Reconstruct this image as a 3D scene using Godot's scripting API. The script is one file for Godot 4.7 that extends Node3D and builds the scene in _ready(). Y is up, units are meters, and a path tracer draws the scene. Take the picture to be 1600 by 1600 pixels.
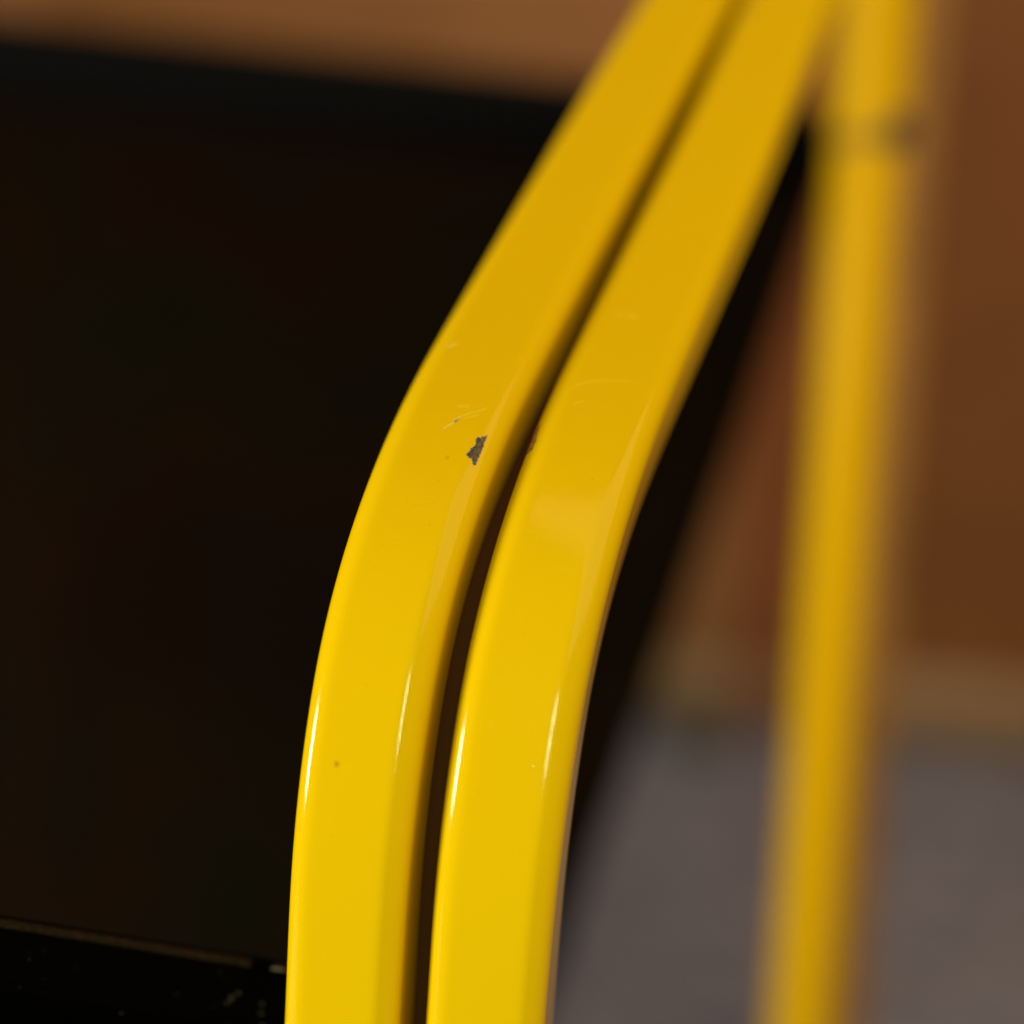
extends Node3D

# Close-up of two bent yellow tubes; units are metres, y is up.
const FLOOR_Y := -0.4267
const TUBE_W := 0.025            # width of the square tube
const TUBE_D := 0.027          # depth of the square tube
const TUBE_R := 0.0053           # corner radius
const TUBE_S0 := -0.105          # part of the tube that the paint textures cover, in metres along it
const TUBE_S1 := 0.10
const KNOT_S := [-0.12, -0.095, -0.07, -0.05, -0.03, -0.012, 0.004, 0.02, 0.035]
const KNOT_K := [0.1, 4.7, 4.5, 8.9, 9.0, 7.75, 7.1, 4.3, 0.0]


func _ready() -> void:
	camera_and_light()
	setting()
	var post := yellow_post()
	add_child(post)
	wall_board()
	black_panel()
	black_rail()
	bent_tubes()
	brown_strip()
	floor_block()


# ---------------------------------------------------------------- camera, air, lamps
func camera_and_light() -> void:
	var cam := Camera3D.new()
	cam.name = "camera"
	var f := Vector3(-0.15153, -0.20148, -0.96770)
	var u := Vector3(-0.10312, 0.97689, -0.18724)
	var r := f.cross(u).normalized()
	cam.transform = Transform3D(Basis(r, r.cross(f).normalized(), -f.normalized()), Vector3(0.03988, 0.03614, 0.25032))
	var attr := CameraAttributesPhysical.new()
	attr.frustum_focal_length = 12.0 / tan(deg_to_rad(45.64 / 2.0))
	attr.frustum_near = 0.01
	attr.frustum_far = 50.0
	attr.frustum_focus_distance = 0.253
	attr.exposure_aperture = 1.34
	cam.attributes = attr
	cam.fov = 45.64
	cam.near = 0.01
	cam.far = 50.0
	add_child(cam)
	cam.current = true

	var env := Environment.new()
	env.background_mode = Environment.BG_COLOR
	env.background_color = Color(0.12, 0.055, 0.024).linear_to_srgb()
	env.tonemap_mode = Environment.TONE_MAPPER_LINEAR
	env.tonemap_exposure = 1.25
	env.sdfgi_enabled = true
	env.ssao_enabled = true
	env.ssil_enabled = true
	var we := WorldEnvironment.new()
	we.name = "world_environment"
	we.environment = env
	add_child(we)

	# a wide warm light above and right of the photographer, two small lamps that glint on the paint, an added fill lamp for the floor and wall behind
	area_lamp("soft_lamp", Vector3(0.86, 1.18, 1.02), Vector3(0.0, -0.04, 0.0), Vector2(1.8, 1.6), 2.5, Color(1.0, 0.82, 0.57))
	area_lamp("small_front_lamp", Vector3(0.125, 0.05, 1.60), Vector3(0.0, -0.05, 0.02), Vector2(0.06, 0.40), 0.97, Color(0.81, 1.0, 0.76))
	area_lamp("side_lamp", Vector3(-0.76, -0.19, 0.27), Vector3(0.0, -0.06, 0.02), Vector2(0.12, 0.15), 0.62, Color(1.0, 0.95, 0.85))
	area_lamp("back_fill_lamp", Vector3(0.1, 1.0, -0.93), Vector3(0.2, -0.4, -0.6), Vector2(0.8, 0.1), 0.55, Color(1.0, 0.92, 0.86))


func area_lamp(called: String, at: Vector3, target: Vector3, size: Vector2, energy: float, color: Color) -> void:
	var l := AreaLight3D.new()
	l.name = called
	l.area_size = size
	l.light_energy = energy
	l.light_color = color
	l.area_range = 8.0
	l.area_attenuation = 2.0
	l.area_normalize_energy = true
	l.shadow_enabled = true
	l.look_at_from_position(at, target, Vector3.FORWARD if absf((target - at).normalized().y) > 0.95 else Vector3.UP)
	add_child(l)


# ---------------------------------------------------------------- helpers
func lin(r: float, g: float, b: float) -> Color:
	return Color(r, g, b).linear_to_srgb()


func paint(color: Color, rough: float) -> StandardMaterial3D:
	var m := StandardMaterial3D.new()
	m.albedo_color = color
	m.roughness = rough
	return m


func noise_tex(seed_: int, freq: float, colors: Array, offsets: Array, octaves := 4, size := 512) -> NoiseTexture2D:
	var n := FastNoiseLite.new()
	n.seed = seed_
	n.frequency = freq
	n.fractal_octaves = octaves
	var g := Gradient.new()
	g.offsets = PackedFloat32Array(offsets)
	g.colors = PackedColorArray(colors)
	var t := NoiseTexture2D.new()
	t.width = size
	t.height = size
	t.seamless = true
	t.noise = n
	t.color_ramp = g
	return t


func height_tex(seed_: int, freq: float, octaves := 4, size := 512) -> NoiseTexture2D:
	var n := FastNoiseLite.new()
	n.seed = seed_
	n.frequency = freq
	n.fractal_octaves = octaves
	var t := NoiseTexture2D.new()
	t.width = size
	t.height = size
	t.seamless = true
	t.noise = n
	return t


func part(called: String, mesh: Mesh, mat: Material, parent: Node) -> MeshInstance3D:
	var o := MeshInstance3D.new()
	o.name = called
	o.mesh = mesh
	o.material_override = mat
	parent.add_child(o, true)
	return o


func thing(called: String, label: String, category: String, at := Vector3.ZERO, group := "") -> Node3D:
	var o := Node3D.new()
	o.name = called
	o.position = at
	o.set_meta("label", label)
	o.set_meta("category", category)
	if group != "":
		o.set_meta("group", group)
	add_child(o, true)
	return o


# rows of rings -> one smooth skin; each row is an array of points, uvs may be empty
func skin(rows: Array, closed: bool, uvs := [], caps := true) -> ArrayMesh:
	var st := SurfaceTool.new()
	st.begin(Mesh.PRIMITIVE_TRIANGLES)
	st.set_smooth_group(0)
	var n: int = rows[0].size()
	for row in rows.size():
		for k in n + (1 if closed else 0):
			if uvs.size():
				st.set_uv(uvs[row][k])
			st.add_vertex(rows[row][k % n])
	var w := n + (1 if closed else 0)
	for row in rows.size() - 1:
		for k in w - 1:
			var a := row * w + k
			for i in [a, a + w, a + 1, a + 1, a + w, a + w + 1]:
				st.add_index(i)
	var base := rows.size() * w
	if caps and closed:
		for e in [0, rows.size() - 1]:
			var c := Vector3.ZERO
			for q in rows[e]:
				c += q
			st.set_smooth_group(1 + e)
			if uvs.size():
				st.set_uv(uvs[e][0])
			st.add_vertex(c / n)
			for k in n:
				if uvs.size():
					st.set_uv(uvs[e][0])
				st.add_vertex(rows[e][k])
			for k in n:
				var b := base + 1 + (k + 1) % n
				var a := base + 1 + k
				if e == 0:
					for i in [base, a, b]:
						st.add_index(i)
				else:
					for i in [base, b, a]:
						st.add_index(i)
			base += n + 1
	st.generate_normals()
	return st.commit()


func lathe(axis_from: Vector3, axis_to: Vector3, stations: Array, segs := 48) -> ArrayMesh:
	# stations: [fraction along the axis, radius]
	var d := (axis_to - axis_from).normalized()
	var x := d.cross(Vector3.BACK).normalized()
	var y := d.cross(x).normalized()
	var rows := []
	for s in stations:
		var ring := []
		for k in segs:
			var a := TAU * k / segs
			ring.append(axis_from.lerp(axis_to, s[0]) + (x * cos(a) + y * sin(a)) * s[1])
		rows.append(ring)
	return skin(rows, true)


func rounded_box(size: Vector3, r: float) -> ArrayMesh:
	# rounded outline in plan, bevelled at top and bottom
	var rows := []
	var steps := [[0.0, r], [r * 0.3, r * 0.3], [r, 0.0], [size.y - r, 0.0], [size.y - r * 0.3, r * 0.3], [size.y, r]]
	for s in steps:
		var ring := []
		for c in 4:
			var sx: float = [1, -1, -1, 1][c]
			var sz: float = [1, 1, -1, -1][c]
			for k in 5:
				var a := (c * 90.0 + k * 22.5) * PI / 180.0
				var rr: float = r
				ring.append(Vector3(sx * (size.x / 2 - r) + cos(a) * rr - sx * s[1] * 0.7, s[0], sz * (size.z / 2 - r) + sin(a) * rr - sz * s[1] * 0.7))
		rows.append(ring)
	return skin(rows, true)


# ---------------------------------------------------------------- setting
func setting() -> void:
	# concrete floor, mottled grey and mauve
	var fm := paint(Color.WHITE, 0.75)
	fm.albedo_texture = noise_tex(11, 0.009, [lin(0.092, 0.108, 0.158), lin(0.145, 0.143, 0.205), lin(0.112, 0.142, 0.198), lin(0.205, 0.208, 0.275)], [0.25, 0.45, 0.6, 0.8], 4, 1024)
	fm.uv1_triplanar = true
	fm.uv1_world_triplanar = true
	fm.uv1_scale = Vector3.ONE * 2.6
	var fb := BoxMesh.new()
	fb.size = Vector3(5, 0.05, 1.9)
	var fl := part("floor", fb, fm, self)
	fl.position = Vector3(0, FLOOR_Y - 0.025, -0.65)
	fl.set_meta("kind", "structure")

	# brown wall behind, turned a little
	var turn := atan2(0.068, 1.0)
	var wm := paint(Color.WHITE, 0.8)
	wm.albedo_texture = noise_tex(21, 0.008, [lin(0.1656, 0.0559, 0.0175), lin(0.1914, 0.0677, 0.0213), lin(0.1766, 0.0589, 0.0198)], [0.2, 0.5, 0.85], 4, 512)
	wm.uv1_triplanar = true
	wm.uv1_world_triplanar = true
	wm.uv1_scale = Vector3.ONE * 1.1
	var wb := BoxMesh.new()
	wb.size = Vector3(4.0, 2.2, 0.08)
	var wall := part("wall", wb, wm, self)
	wall.rotation.y = turn
	wall.position = Vector3(0.2, FLOOR_Y + 1.1, -1.0 - 0.04)
	wall.set_meta("kind", "structure")

	var sm := paint(Color.WHITE, 0.6)
	sm.albedo_texture = noise_tex(23, 0.01, [lin(0.2497, 0.1504, 0.1026), lin(0.3084, 0.1880, 0.1283)], [0.2, 0.8], 3, 512)
	sm.uv1_triplanar = true
	sm.uv1_scale = Vector3(0.6, 5, 5)
	var rows := []
	for x in [-2.0, 2.0]:
		rows.append([Vector3(x, 0, 0.0), Vector3(x, 0.0, 0.012), Vector3(x, 0.068, 0.012), Vector3(x, 0.075, 0.009), Vector3(x, 0.079, 0.0)])
	var sk := part("skirting_board", skin(rows, true), sm, self)
	sk.rotation.y = turn
	sk.position = Vector3(0.2, FLOOR_Y, -1.0 + 0.001)
	sk.set_meta("kind", "structure")


func wall_board() -> void:
	var turn := atan2(0.068, 1.0)
	var m := paint(Color.WHITE, 0.75)
	m.albedo_texture = noise_tex(31, 0.01, [lin(0.3080, 0.1302, 0.0630), lin(0.3784, 0.1674, 0.0819), lin(0.3344, 0.1395, 0.0693)], [0.2, 0.55, 0.85], 4, 512)
	m.uv1_triplanar = true
	m.uv1_world_triplanar = true
	m.uv1_scale = Vector3(0.8, 2.4, 0.8)
	var o := thing("wall_board", "tan brown board on the wall, from the left edge to behind the yellow post", "board", Vector3(0.2, FLOOR_Y, -1.0))
	o.rotation.y = turn
	var rows := []
	for q in [[0.081, 0.003], [0.084, 0.0], [1.6, 0.0], [1.603, 0.003]]:
		var ring := []
		for c in [[-1.7, 0.001], [-1.7, 0.016], [0.0, 0.016], [0.003, 0.013], [0.003, 0.001]]:
			ring.append(Vector3(c[0] - 0.038, q[0], maxf(0.001, c[1] - q[1])))
		rows.append(ring)
	part("board_face", skin(rows, true), m, o)


func floor_block() -> void:  # plain dark grey block on the floor by the wall
	var b := part("dark_block", rounded_box(Vector3(0.062, 0.030, 0.06), 0.008), paint(lin(0.0800, 0.0720, 0.0720), 0.8), self)
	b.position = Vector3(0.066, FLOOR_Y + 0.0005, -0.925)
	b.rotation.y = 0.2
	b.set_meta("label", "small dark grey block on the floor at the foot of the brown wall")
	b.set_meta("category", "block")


# ---------------------------------------------------------------- yellow round post
func yellow_post() -> Node3D:
	var o := Node3D.new()
	o.name = "yellow_post"
	o.set_meta("label", "upright round yellow post, blurred, standing behind and right of the two bent tubes")
	o.set_meta("category", "post")
	var low := Vector3(0.1232, FLOOR_Y, -0.3293)
	var dir := (Vector3(0.0935, 0.1583, -0.3306) - Vector3(0.1185, -0.3325, -0.3295)).normalized()
	o.position = low
	var m := paint(lin(0.62, 0.355, 0.0015), 0.3)
	m.metallic_specular = 0.16
	var seam := 0.529
	part("tube", lathe(Vector3.ZERO, dir * 0.92, [[0.0, 0.015], [0.003, 0.0160], [0.99, 0.0160], [1.0, 0.015]]), m, o)
	part("sleeve", lathe(dir * seam, dir * 0.91, [[0.0, 0.0162], [0.0, 0.0171], [0.006, 0.0177], [0.99, 0.0177], [1.0, 0.031]]), m, o)
	part("shade_ring", lathe(dir * (seam - 0.006), dir * (seam - 0.0005), [[0.0, 0.0161], [0.1, 0.0167], [0.9, 0.0167], [1.0, 0.0161]]), paint(lin(0.27, 0.145, 0.01), 0.6), o)  # darker ring: shade under the sleeve's edge put into the colour
	for h in [seam + 0.002, seam + 0.070]:
		var c: Vector3 = dir * float(h)
		var out := Vector3(0.62, 0.0, 0.78).normalized()
		part("bolt", lathe(c + out * 0.0155, c + out * 0.021, [[0.0, 0.0075], [0.8, 0.0075], [1.0, 0.006]], 24), paint(lin(0.06, 0.035, 0.02), 0.5), o)
	return o


func brown_strip() -> void:  # plain brown upright strip behind the right side of the post
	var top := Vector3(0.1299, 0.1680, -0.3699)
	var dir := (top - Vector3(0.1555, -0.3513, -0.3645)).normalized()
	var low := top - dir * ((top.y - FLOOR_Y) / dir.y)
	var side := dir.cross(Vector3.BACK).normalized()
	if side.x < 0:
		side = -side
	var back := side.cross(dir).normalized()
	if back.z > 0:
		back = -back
	var o := thing("brown_upright", "brown upright strip along the right side of the blurred yellow post", "upright_strip", low)
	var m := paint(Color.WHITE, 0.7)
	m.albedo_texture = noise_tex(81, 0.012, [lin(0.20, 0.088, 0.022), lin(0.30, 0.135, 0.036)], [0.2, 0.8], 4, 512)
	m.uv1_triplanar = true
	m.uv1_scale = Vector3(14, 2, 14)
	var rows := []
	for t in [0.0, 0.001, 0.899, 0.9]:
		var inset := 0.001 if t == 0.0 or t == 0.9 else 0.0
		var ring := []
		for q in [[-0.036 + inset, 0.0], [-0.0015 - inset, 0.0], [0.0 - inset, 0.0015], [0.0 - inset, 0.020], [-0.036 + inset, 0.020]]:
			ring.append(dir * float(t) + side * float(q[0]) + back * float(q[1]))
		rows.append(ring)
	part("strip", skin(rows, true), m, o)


# ---------------------------------------------------------------- black backboard behind
func black_panel() -> void:
	var tr := Vector3(0.0965, 0.1325, -0.5219)
	var br := Vector3(-0.0418, -0.4257, -0.2854)
	var across := Vector3(0.47, -0.019, -0.054).normalized()
	var tl := tr - across * 0.78
	var bl := br - across * 0.70
	bl.y = br.y
	var face := across.cross(tr - br).normalized()
	if face.z < 0:
		face = -face
	var o := thing("backboard", "large blurred black backboard with a thick top bar, leaning behind the yellow tubes", "backboard", Vector3(-0.2, FLOOR_Y, -0.2))
	var pm := paint(Color.WHITE, 0.85)
	pm.albedo_texture = noise_tex(51, 0.006, [lin(0.0048, 0.0030, 0.0019), lin(0.0072, 0.0032, 0.0018), lin(0.0040, 0.0038, 0.0024)], [0.25, 0.5, 0.75], 3, 512)
	pm.uv1_triplanar = true
	pm.uv1_world_triplanar = true
	pm.uv1_scale = Vector3.ONE * 1.5
	pm.metallic_specular = 0.08
	var rows := []
	var n := 24
	for i in n + 1:
		var t := float(i) / n
		var a := bl.lerp(tl, t)
		var b := br.lerp(tr, t)
		var th := 0.009
		var ring := []
		for k in 9:
			var ang := PI / 2 - PI * k / 8.0
			ring.append(b + across * cos(ang) * th + face * (sin(ang) * th - th) - o.position)
		for k in 9:
			var ang := -PI / 2 - PI * k / 8.0
			ring.append(a + across * cos(ang) * th + face * (sin(ang) * th - th) - o.position)
		rows.append(ring)
	part("board", skin(rows, true), pm, o)
	var down := (br - tr).normalized()
	var bm := paint(lin(0.0040, 0.0042, 0.0056), 0.6)
	bm.metallic_specular = 0.05
	var stations := [[0.0, 0.014], [0.01, 0.0235], [0.99, 0.0235], [1.0, 0.014]]
	part("top_bar", lathe(tl + down * 0.0235 + face * 0.006 - o.position, tr + down * 0.0235 + across * 0.004 + face * 0.006 - o.position, stations), bm, o)


# ---------------------------------------------------------------- black rail, bottom left
func black_rail() -> void:
	var p0 := Vector3(-0.0991, -0.1107, 0.0319)
	var d := Vector3(0.0954, -0.0209, -0.0322).normalized()
	var toward := (Vector3(0.04, 0.036, 0.25) - p0)
	var u := (Vector3.UP - d * d.y).normalized()
	var nrm := d.cross(u).normalized()
	if nrm.dot(toward) < 0:
		nrm = -nrm
	var o := thing("black_rail", "dusty black rail with a raised lip, bottom left, running behind the left bent tube", "rail", p0)
	var l0 := -0.12
	var l1 := 0.118
	# body: recessed face and a lower lip
	var prof := [[-0.005, -0.0016], [-0.002, -0.0012], [-0.0006, -0.0022], [-0.0006, -0.0130], [0.0002, -0.0138], [0.0010, -0.0150], [0.0010, -0.0165], [0.0, -0.0176], [-0.0015, -0.018], [-0.003, -0.019], [-0.003, -0.032], [-0.005, -0.032]]
	part("bar", sweep(prof, d, nrm, u, l0, l1, true), rail_paint(), o)
	# raised lip along the top, broken by a notch
	var round := []
	for k in 16:
		var a := TAU * k / 16.0
		round.append([-0.0014 + 0.0011 * cos(a), -0.0011 + 0.0009 * sin(a)])
	var lm := paint(Color.WHITE, 0.7)
	lm.metallic_specular = 0.2
	lm.albedo_texture = noise_tex(61, 0.05, [lin(0.0032, 0.0016, 0.0006), lin(0.0104, 0.0052, 0.0016), lin(0.0560, 0.0352, 0.0160)], [0.35, 0.6, 0.9], 4, 512)
	lm.uv1_triplanar = true
	lm.uv1_scale = Vector3(20, 90, 90)
	part("lip", sweep(round, d, nrm, u, l0, 0.0545, true), lm, o)
	part("lip", sweep(round, d, nrm, u, 0.0595, l1, true), lm, o)
	var metal := paint(lin(0.09, 0.095, 0.09), 0.35)
	metal.metallic = 0.8
	var at := d * 0.0605 + nrm * 0.0004 + u * -0.0004
	part("fastener", lathe(at - d * 0.0016, at + d * 0.0022, [[0.0, 0.0001], [0.15, 0.0003], [0.5, 0.0004], [0.85, 0.0003], [1.0, 0.0001]], 12), metal, o)
	# flakes of dust and chipped spots on the face
	var st := SurfaceTool.new()
	st.begin(Mesh.PRIMITIVE_TRIANGLES)
	var rng := RandomNumberGenerator.new()
	rng.seed = 5
	var spots := [[0.0522, -0.0098, 0.0013], [0.0535, -0.0084, 0.0009], [0.0515, -0.0112, 0.0008], [0.0592, -0.0102, 0.0009], [0.0597, -0.0125, 0.0010], [0.0605, -0.0142, 0.0007], [0.0295, -0.0165, 0.0006]]
	for i in 45:
		spots.append([rng.randf_range(-0.005, 0.066), rng.randf_range(-0.0165, -0.0035), pow(rng.randf(), 4.0) * 0.0004 + 0.00008])
	for s in spots:
		var off := -0.0004 if s[1] > -0.013 else 0.0013
		var c := d * float(s[0]) + u * float(s[1]) + nrm * off
		var ring := []
		var m := 7
		var tilt := rng.randf() * TAU
		for k in m:
			var a := TAU * k / m
			var rr: float = s[2] * 0.5 * rng.randf_range(0.55, 1.2)
			var e := Vector2(cos(a) * 1.5, sin(a) * 0.8).rotated(tilt) * rr
			ring.append(c + d * e.x + u * e.y - nrm * 0.0001)
		for k in m:
			st.add_vertex(c + nrm * 0.00012)
			st.add_vertex(ring[(k + 1) % m])
			st.add_vertex(ring[k])
	st.generate_normals()
	var fl := part("dust_flakes", st.commit(), paint(lin(0.016, 0.015, 0.014), 0.8), o)
	fl.set_meta("kind", "stuff")


func sweep(prof: Array, d: Vector3, nrm: Vector3, u: Vector3, l0: float, l1: float, caps: bool) -> ArrayMesh:
	var rows := []
	var n := 60
	for i in n + 1:
		var t := lerpf(l0, l1, float(i) / n)
		var ring := []
		for q in prof:
			ring.append(d * t + nrm * float(q[0]) + u * float(q[1]))
		rows.append(ring)
	return skin(rows, true, [], caps)


func rail_paint() -> StandardMaterial3D:
	var m := paint(Color.WHITE, 0.55)
	m.metallic_specular = 0.05
	m.albedo_texture = noise_tex(63, 0.03, [lin(0.0005, 0.0004, 0.0003), lin(0.0008, 0.0006, 0.0005), lin(0.0028, 0.0026, 0.0022)], [0.4, 0.7, 0.98], 5, 1024)
	m.uv1_triplanar = true
	m.uv1_scale = Vector3.ONE * 22
	return m


# ---------------------------------------------------------------- the two bent tubes
func bent_tubes() -> void:
	var gap := 0.00522
	var half := (TUBE_W + gap) / 2.0
	tube("bent_tube", "left one of two bent yellow square tubes, grey paint chip at its bend", Vector3(-half, 0, 0), 0)
	tube("bent_tube", "right one of two bent yellow square tubes, brown rubbed spot on its left edge", Vector3(half, -0.00148, -0.0012), 1)


func tube(called: String, label: String, shift: Vector3, which: int) -> void:
	# centre line of the front face: a bend of varying curvature in one vertical plane
	var tilt := 0.2532
	var m := Vector3(sin(tilt), 0, -cos(tilt))
	var k := Vector3.UP.cross(m)
	var step := 0.00075
	var s := -0.12
	var th := 0.0
	var y := 0.0
	var z := 0.0
	var st := []
	while s < 0.343:
		st.append([s, th, y, z])
		var c := curvature(s + step / 2)
		var mid := th + c * step / 2
		y += cos(mid) * step
		z += sin(mid) * step
		th += c * step
		s += step
	var i0 := 0
	for i in st.size():
		if absf(st[i][0]) < absf(st[i0][0]):
			i0 = i
	var y0: float = st[i0][2]
	var z0: float = st[i0][3]
	var outline := tube_outline()
	var rows := []
	var uvs := []
	var first := true
	var frames := []
	var toe := 0.001 if which == 0 else -0.0022
	# straight foot down to the floor
	var foot: float = FLOOR_Y - shift.y - (st[0][2] - y0)
	frames.append([-0.12 + foot, 0.0, st[0][2] - y0 + foot, st[0][3] - z0])
	frames.append([-0.12 + foot * 0.5, 0.0, st[0][2] - y0 + foot * 0.5, st[0][3] - z0])
	for i in range(0, st.size(), 2):
		frames.append([st[i][0], st[i][1], st[i][2] - y0, st[i][3] - z0])
	for f in frames:
		var base: Vector3 = Vector3.UP * f[2] + m * f[3] + Vector3.RIGHT * toe * smoothstep(0.10, 0.24, f[0])
		var ring := []
		var uv := []
		for q in outline:
			var v := Vector3(q[0], 0, q[1])
			ring.append(base + v.rotated(k.normalized(), f[1]))
			uv.append(Vector2(q[2], clampf((f[0] - TUBE_S0) / (TUBE_S1 - TUBE_S0), 0.0, 1.0)))
		uv.append(Vector2(1.0, uv[0].y))
		rows.append(ring)
		uvs.append(uv)
	var o := thing(called, label, "metal tube", Vector3(shift.x, FLOOR_Y, shift.z))
	for row in rows:
		for i in row.size():
			row[i] += Vector3(0, shift.y - FLOOR_Y, 0)
	part("square_tube", skin(rows, true, uvs), tube_paint(which), o)
	if which == 0:
		# added blocker: keeps floor reflections out of the gap, coloured like its shade
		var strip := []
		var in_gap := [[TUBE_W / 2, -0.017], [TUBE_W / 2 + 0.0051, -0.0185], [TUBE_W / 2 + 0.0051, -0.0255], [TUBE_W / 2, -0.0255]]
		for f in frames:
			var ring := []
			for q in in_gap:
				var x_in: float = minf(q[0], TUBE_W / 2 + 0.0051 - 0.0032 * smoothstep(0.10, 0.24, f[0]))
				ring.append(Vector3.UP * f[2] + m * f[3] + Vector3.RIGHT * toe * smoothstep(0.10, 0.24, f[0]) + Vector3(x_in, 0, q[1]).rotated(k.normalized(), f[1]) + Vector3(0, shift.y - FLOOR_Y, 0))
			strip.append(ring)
		var blocker_mat := paint(lin(0.055, 0.018, 0.006), 0.9)
		blocker_mat.metallic_specular = 0.1
		part("gap_blocker", skin(strip, true), blocker_mat, o)


func curvature(s: float) -> float:
	for i in KNOT_S.size() - 1:
		if s >= KNOT_S[i] and s < KNOT_S[i + 1]:
			return lerpf(KNOT_K[i], KNOT_K[i + 1], (s - KNOT_S[i]) / (KNOT_S[i + 1] - KNOT_S[i]))
	return 0.0 if s > 0 else KNOT_K[0]


# [x, z, u]: starts at the middle of the back and goes round over the left side; u = 0.5 is the middle of the front
func tube_outline() -> Array:
	var flat := TUBE_W - 2 * TUBE_R
	var side := TUBE_D - 2 * TUBE_R
	var arc := PI / 2 * TUBE_R
	var total := 2 * flat + 2 * side + 4 * arc
	var out := []
	var a := TUBE_W / 2 - TUBE_R
	var zf := -TUBE_R
	var zb := -TUBE_D + TUBE_R
	var run := 0.0
	for i in 5:
		out.append([-a * i / 5.0, -TUBE_D, (flat / 2) * i / 5.0 / total])
	run = flat / 2
	for i in 10:
		var t := PI / 2 * i / 10.0
		out.append([-a - TUBE_R * sin(t), zb - TUBE_R * cos(t), (run + t * TUBE_R) / total])
	run += arc
	for i in 6:
		out.append([-TUBE_W / 2, lerpf(zb, zf, i / 6.0), (run + side * i / 6.0) / total])
	run += side
	for i in 10:
		var t := PI / 2 * i / 10.0
		out.append([-a - TUBE_R * cos(t), zf + TUBE_R * sin(t), (run + t * TUBE_R) / total])
	run += arc
	for i in 12:
		out.append([lerpf(-a, a, i / 12.0), 0.0, (run + flat * i / 12.0) / total])
	run += flat
	for i in 10:
		var t := PI / 2 * i / 10.0
		out.append([a + TUBE_R * sin(t), zf + TUBE_R * cos(t) , (run + t * TUBE_R) / total])
	run += arc
	for i in 6:
		out.append([TUBE_W / 2, lerpf(zf, zb, i / 6.0), (run + side * i / 6.0) / total])
	run += side
	for i in 10:
		var t := PI / 2 * i / 10.0
		out.append([a + TUBE_R * cos(t), zb - TUBE_R * sin(t), (run + t * TUBE_R) / total])
	run += arc
	for i in 5:
		out.append([a * (1.0 - i / 5.0), -TUBE_D, (run + (flat / 2) * i / 5.0) / total])
	return out


# ---------------------------------------------------------------- paint with its chips and scratches
const PW := 1024
const PH := 2048

func px(q: Vector2) -> Vector2:      # millimetres (across from the middle of the front, along) -> pixels
	var per := 2 * (TUBE_W - 2 * TUBE_R) + 2 * (TUBE_D - 2 * TUBE_R) + TAU * TUBE_R
	return Vector2((0.5 + q.x * 0.001 / per) * PW, (q.y * 0.001 - TUBE_S0) / (TUBE_S1 - TUBE_S0) * PH)


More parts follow.
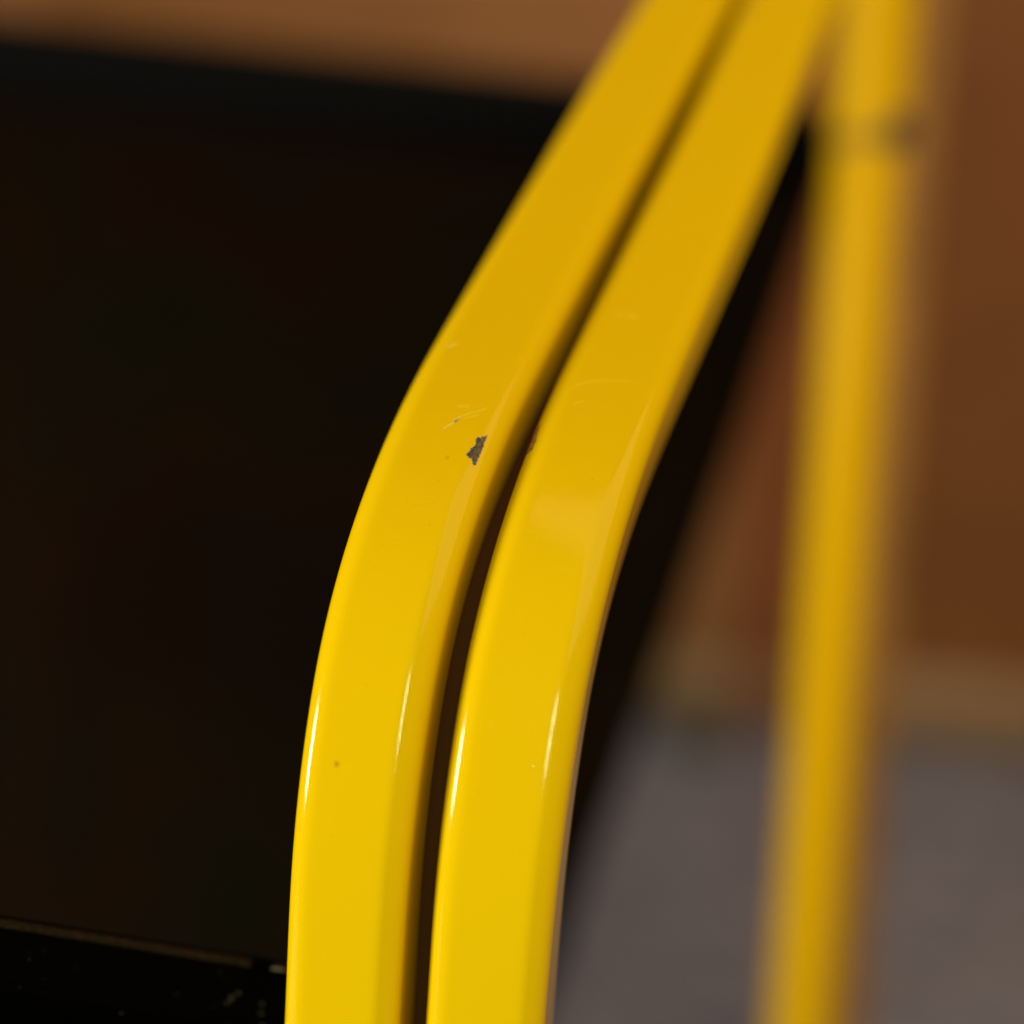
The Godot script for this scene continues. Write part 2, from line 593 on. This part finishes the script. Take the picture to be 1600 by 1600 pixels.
func tube_paint(which: int) -> StandardMaterial3D:
	var yellow := lin(0.67, 0.455, 0.0015)
	var col := Image.create(PW, PH, false, Image.FORMAT_RGBA8)
	col.fill(yellow)
	var n := FastNoiseLite.new()
	n.seed = 70 + which
	n.frequency = 0.045
	n.fractal_octaves = 3
	var bump := Image.create(PW, PH, false, Image.FORMAT_RF)
	for y in PH / 4:
		for x in PW / 4:
			bump.set_pixel(x, y, Color(0.7 + 0.03 * n.get_noise_2d(x * 1.1, y), 0, 0))
	var small := bump.get_region(Rect2i(0, 0, PW / 4, PH / 4))
	small.resize(PW, PH, Image.INTERPOLATE_CUBIC)
	bump = small
	if which == 0:
		chip(col, bump, [Vector2(9.14, 2.25), Vector2(9.13, 1.42), Vector2(9.12, 0.22), Vector2(9.31, -1.8), Vector2(9.28, -3.07), Vector2(9.21, -4.14), Vector2(9.28, -5.55), Vector2(8.86, -6.08), Vector2(8.36, -5.66), Vector2(7.9, -4.96), Vector2(7.2, -4.59), Vector2(6.31, -4.26), Vector2(6.44, -3.61), Vector2(6.85, -3.06), Vector2(6.82, -2.24), Vector2(7.25, -1.68), Vector2(7.38, -0.79), Vector2(6.9, 0.11), Vector2(7.19, 0.75), Vector2(7.88, 0.8), Vector2(8.01, 1.46), Vector2(8.63, 1.58)], lin(0.085, 0.066, 0.055), lin(0.50, 0.36, 0.16), 1.0)  # pale rim colour paints in the chip's lit edge
		scratch(col, bump, [Vector2(-0.37, 0.46), Vector2(0.72, 1.89), Vector2(1.2, 2.8)], 0.2, lin(0.75, 0.66, 0.36))
		scratch(col, bump, [Vector2(1.1, 3.2), Vector2(1.8, 4.05), Vector2(2.15, 4.0)], 0.1, lin(0.80, 0.70, 0.42))
		scratch(col, bump, [Vector2(1.53, 4.12), Vector2(3.43, 5.87), Vector2(5.15, 7.15), Vector2(6.53, 8.39)], 0.1, lin(0.86, 0.72, 0.16))
		scratch(col, bump, [Vector2(2.76, 4.23), Vector2(4.37, 5.31), Vector2(5.45, 6.35)], 0.08, lin(0.86, 0.70, 0.12))
		scratch(col, bump, [Vector2(0.49, 6.86), Vector2(2.79, 7.58)], 0.1, lin(0.86, 0.72, 0.18))
		scratch(col, bump, [Vector2(-8.21, 21.6), Vector2(-7.1, 22.18), Vector2(-6.33, 23.14)], 0.17, lin(0.80, 0.72, 0.40))
		scratch(col, bump, [Vector2(-12.4, 11.2), Vector2(-11.3, 12.2)], 0.16, lin(0.78, 0.64, 0.32))
		scratch(col, bump, [Vector2(-0.09, -18.38), Vector2(2.36, -17.34), Vector2(4.14, -16.35)], 0.1, lin(0.62, 0.40, 0.01))
		chip(col, bump, [Vector2(0.95, 2.9), Vector2(1.5, 3.6), Vector2(2.1, 4.05), Vector2(2.0, 3.35), Vector2(1.45, 2.65)], lin(0.09, 0.07, 0.05), lin(0.55, 0.44, 0.22), 1.0)
		spot(col, Vector2(-3.87, -72.98), 0.75, lin(0.42, 0.26, 0.004))
		spot(col, Vector2(2.9, -6.0), 0.55, lin(0.60, 0.33, 0.004))
	else:
		chip(col, bump, [Vector2(-12.2, 4.6), Vector2(-11.9, 2.0), Vector2(-11.2, -0.4), Vector2(-11.4, -2.2), Vector2(-12.2, -3.2), Vector2(-14.4, -3.0), Vector2(-14.1, -1.0), Vector2(-14.3, 0.9), Vector2(-13.6, 2.2), Vector2(-13.5, 3.8)], lin(0.30, 0.155, 0.055), lin(0.55, 0.30, 0.08), 0.4)
		for i in 5:
			scratch(col, bump, [Vector2(-13.3 + i * 0.4, -2.4 + i * 0.9), Vector2(-12.6 + i * 0.25, -0.8 + i * 0.8)], 0.09, lin(0.50, 0.36, 0.20))
		scratch(col, bump, [Vector2(-7.47, 15.33), Vector2(-4.89, 17.46), Vector2(-2.4, 18.79), Vector2(3.18, 20.79)], 0.09, lin(0.86, 0.70, 0.12))
		scratch(col, bump, [Vector2(-6.19, 10.48), Vector2(-4.14, 11.9)], 0.08, lin(0.86, 0.68, 0.10))
		scratch(col, bump, [Vector2(-6.09, 38.9), Vector2(-4.15, 39.04)], 0.1, lin(0.86, 0.72, 0.20))
		scratch(col, bump, [Vector2(-3.1, 40.0), Vector2(-2.6, 39.6), Vector2(-1.32, 39.77)], 0.12, lin(0.86, 0.72, 0.20))
	# faint hairline rubs and specks of dirt
	var rng := RandomNumberGenerator.new()
	rng.seed = 90 + which
	for i in 44:
		var a := Vector2(rng.randf_range(-9, 9), rng.randf_range(-95, 60))
		var b := a + Vector2(rng.randf_range(-2.5, 2.5), rng.randf_range(-1.2, 1.6))
		scratch(col, bump, [a, (a + b) / 2 + Vector2(0.1, 0.1), b], 0.05, yellow.lerp(lin(0.86, 0.66, 0.12), rng.randf_range(0.15, 0.5)))
	for i in 24:
		spot(col, Vector2(rng.randf_range(-10, 10), rng.randf_range(-95, 60)), rng.randf_range(0.08, 0.2), yellow.lerp(lin(0.40, 0.22, 0.01), rng.randf_range(0.3, 0.7)))
	var m := StandardMaterial3D.new()
	m.albedo_texture = ImageTexture.create_from_image(col)
	m.roughness = 0.095
	m.metallic_specular = 0.25
	m.texture_repeat = false
	m.heightmap_enabled = true
	m.heightmap_texture = ImageTexture.create_from_image(bump)
	m.heightmap_scale = 0.02
	return m


func chip(col: Image, bump: Image, mm: Array, inside: Color, rim: Color, deep: float) -> void:
	var poly := PackedVector2Array()
	for q in mm:
		poly.append(px(q))
	var lo := poly[0]
	var hi := poly[0]
	for q in poly:
		lo = lo.min(q)
		hi = hi.max(q)
	var n := FastNoiseLite.new()
	n.seed = 7
	n.frequency = 0.12
	for y in range(int(lo.y) - 3, int(hi.y) + 4):
		for x in range(int(lo.x) - 3, int(hi.x) + 4):
			var q := Vector2(x + 0.5, y + 0.5) + Vector2(n.get_noise_2d(x, y), n.get_noise_2d(x + 500, y)) * 3.0
			var near := 99.0
			for i in poly.size():
				near = minf(near, q.distance_to(Geometry2D.get_closest_point_to_segment(q, poly[i], poly[(i + 1) % poly.size()])))
			var inner := Geometry2D.is_point_in_polygon(q, poly)
			if inner:
				var c := inside * (1.0 + 0.5 * n.get_noise_2d(x * 0.9, y * 0.9) + 0.3 * n.get_noise_2d(x * 2.5, y * 2.5))
				c.a = 1.0
				col.set_pixel(x, y, rim.lerp(c, clampf((near - 0.5) / 1.5, 0.0, 1.0)))
				bump.set_pixel(x, y, Color(lerpf(0.7, 0.2, deep * clampf(near / 2.0, 0.0, 1.0)), 0, 0))
			elif near < 1.6:
				col.set_pixel(x, y, col.get_pixel(x, y).lerp(rim, 0.5 * (1.0 - near / 1.6)))


func scratch(col: Image, bump: Image, mm: Array, width: float, tint: Color) -> void:
	var r := width / 0.205 * 2.048 / 2.0 * 1.0
	for i in mm.size() - 1:
		var a := px(mm[i])
		var b := px(mm[i + 1])
		for y in range(int(minf(a.y, b.y) - r) - 2, int(maxf(a.y, b.y) + r) + 3):
			for x in range(int(minf(a.x, b.x) - r) - 2, int(maxf(a.x, b.x) + r) + 3):
				if x < 0 or y < 0 or x >= PW or y >= PH:
					continue
				var d := Vector2(x + 0.5, y + 0.5).distance_to(Geometry2D.get_closest_point_to_segment(Vector2(x + 0.5, y + 0.5), a, b))
				var w := clampf(r + 0.7 - d, 0.0, 1.0)
				if w > 0:
					col.set_pixel(x, y, col.get_pixel(x, y).lerp(tint, w * 0.85))
					bump.set_pixel(x, y, Color(bump.get_pixel(x, y).r - 0.08 * w, 0, 0))


func spot(col: Image, mm: Vector2, radius: float, tint: Color) -> void:
	var c := px(mm)
	var r := radius * 10.0
	var n := FastNoiseLite.new()
	n.seed = 3
	n.frequency = 0.1
	for y in range(int(c.y - r) - 2, int(c.y + r) + 3):
		for x in range(int(c.x - r) - 2, int(c.x + r) + 3):
			if x < 0 or y < 0 or x >= PW or y >= PH:
				continue
			var d := Vector2(x + 0.5, y + 0.5).distance_to(c) / r + 0.4 * n.get_noise_2d(x, y)
			if d < 1.0:
				col.set_pixel(x, y, col.get_pixel(x, y).lerp(tint, clampf((1.0 - d) * 1.5, 0.0, 1.0)))
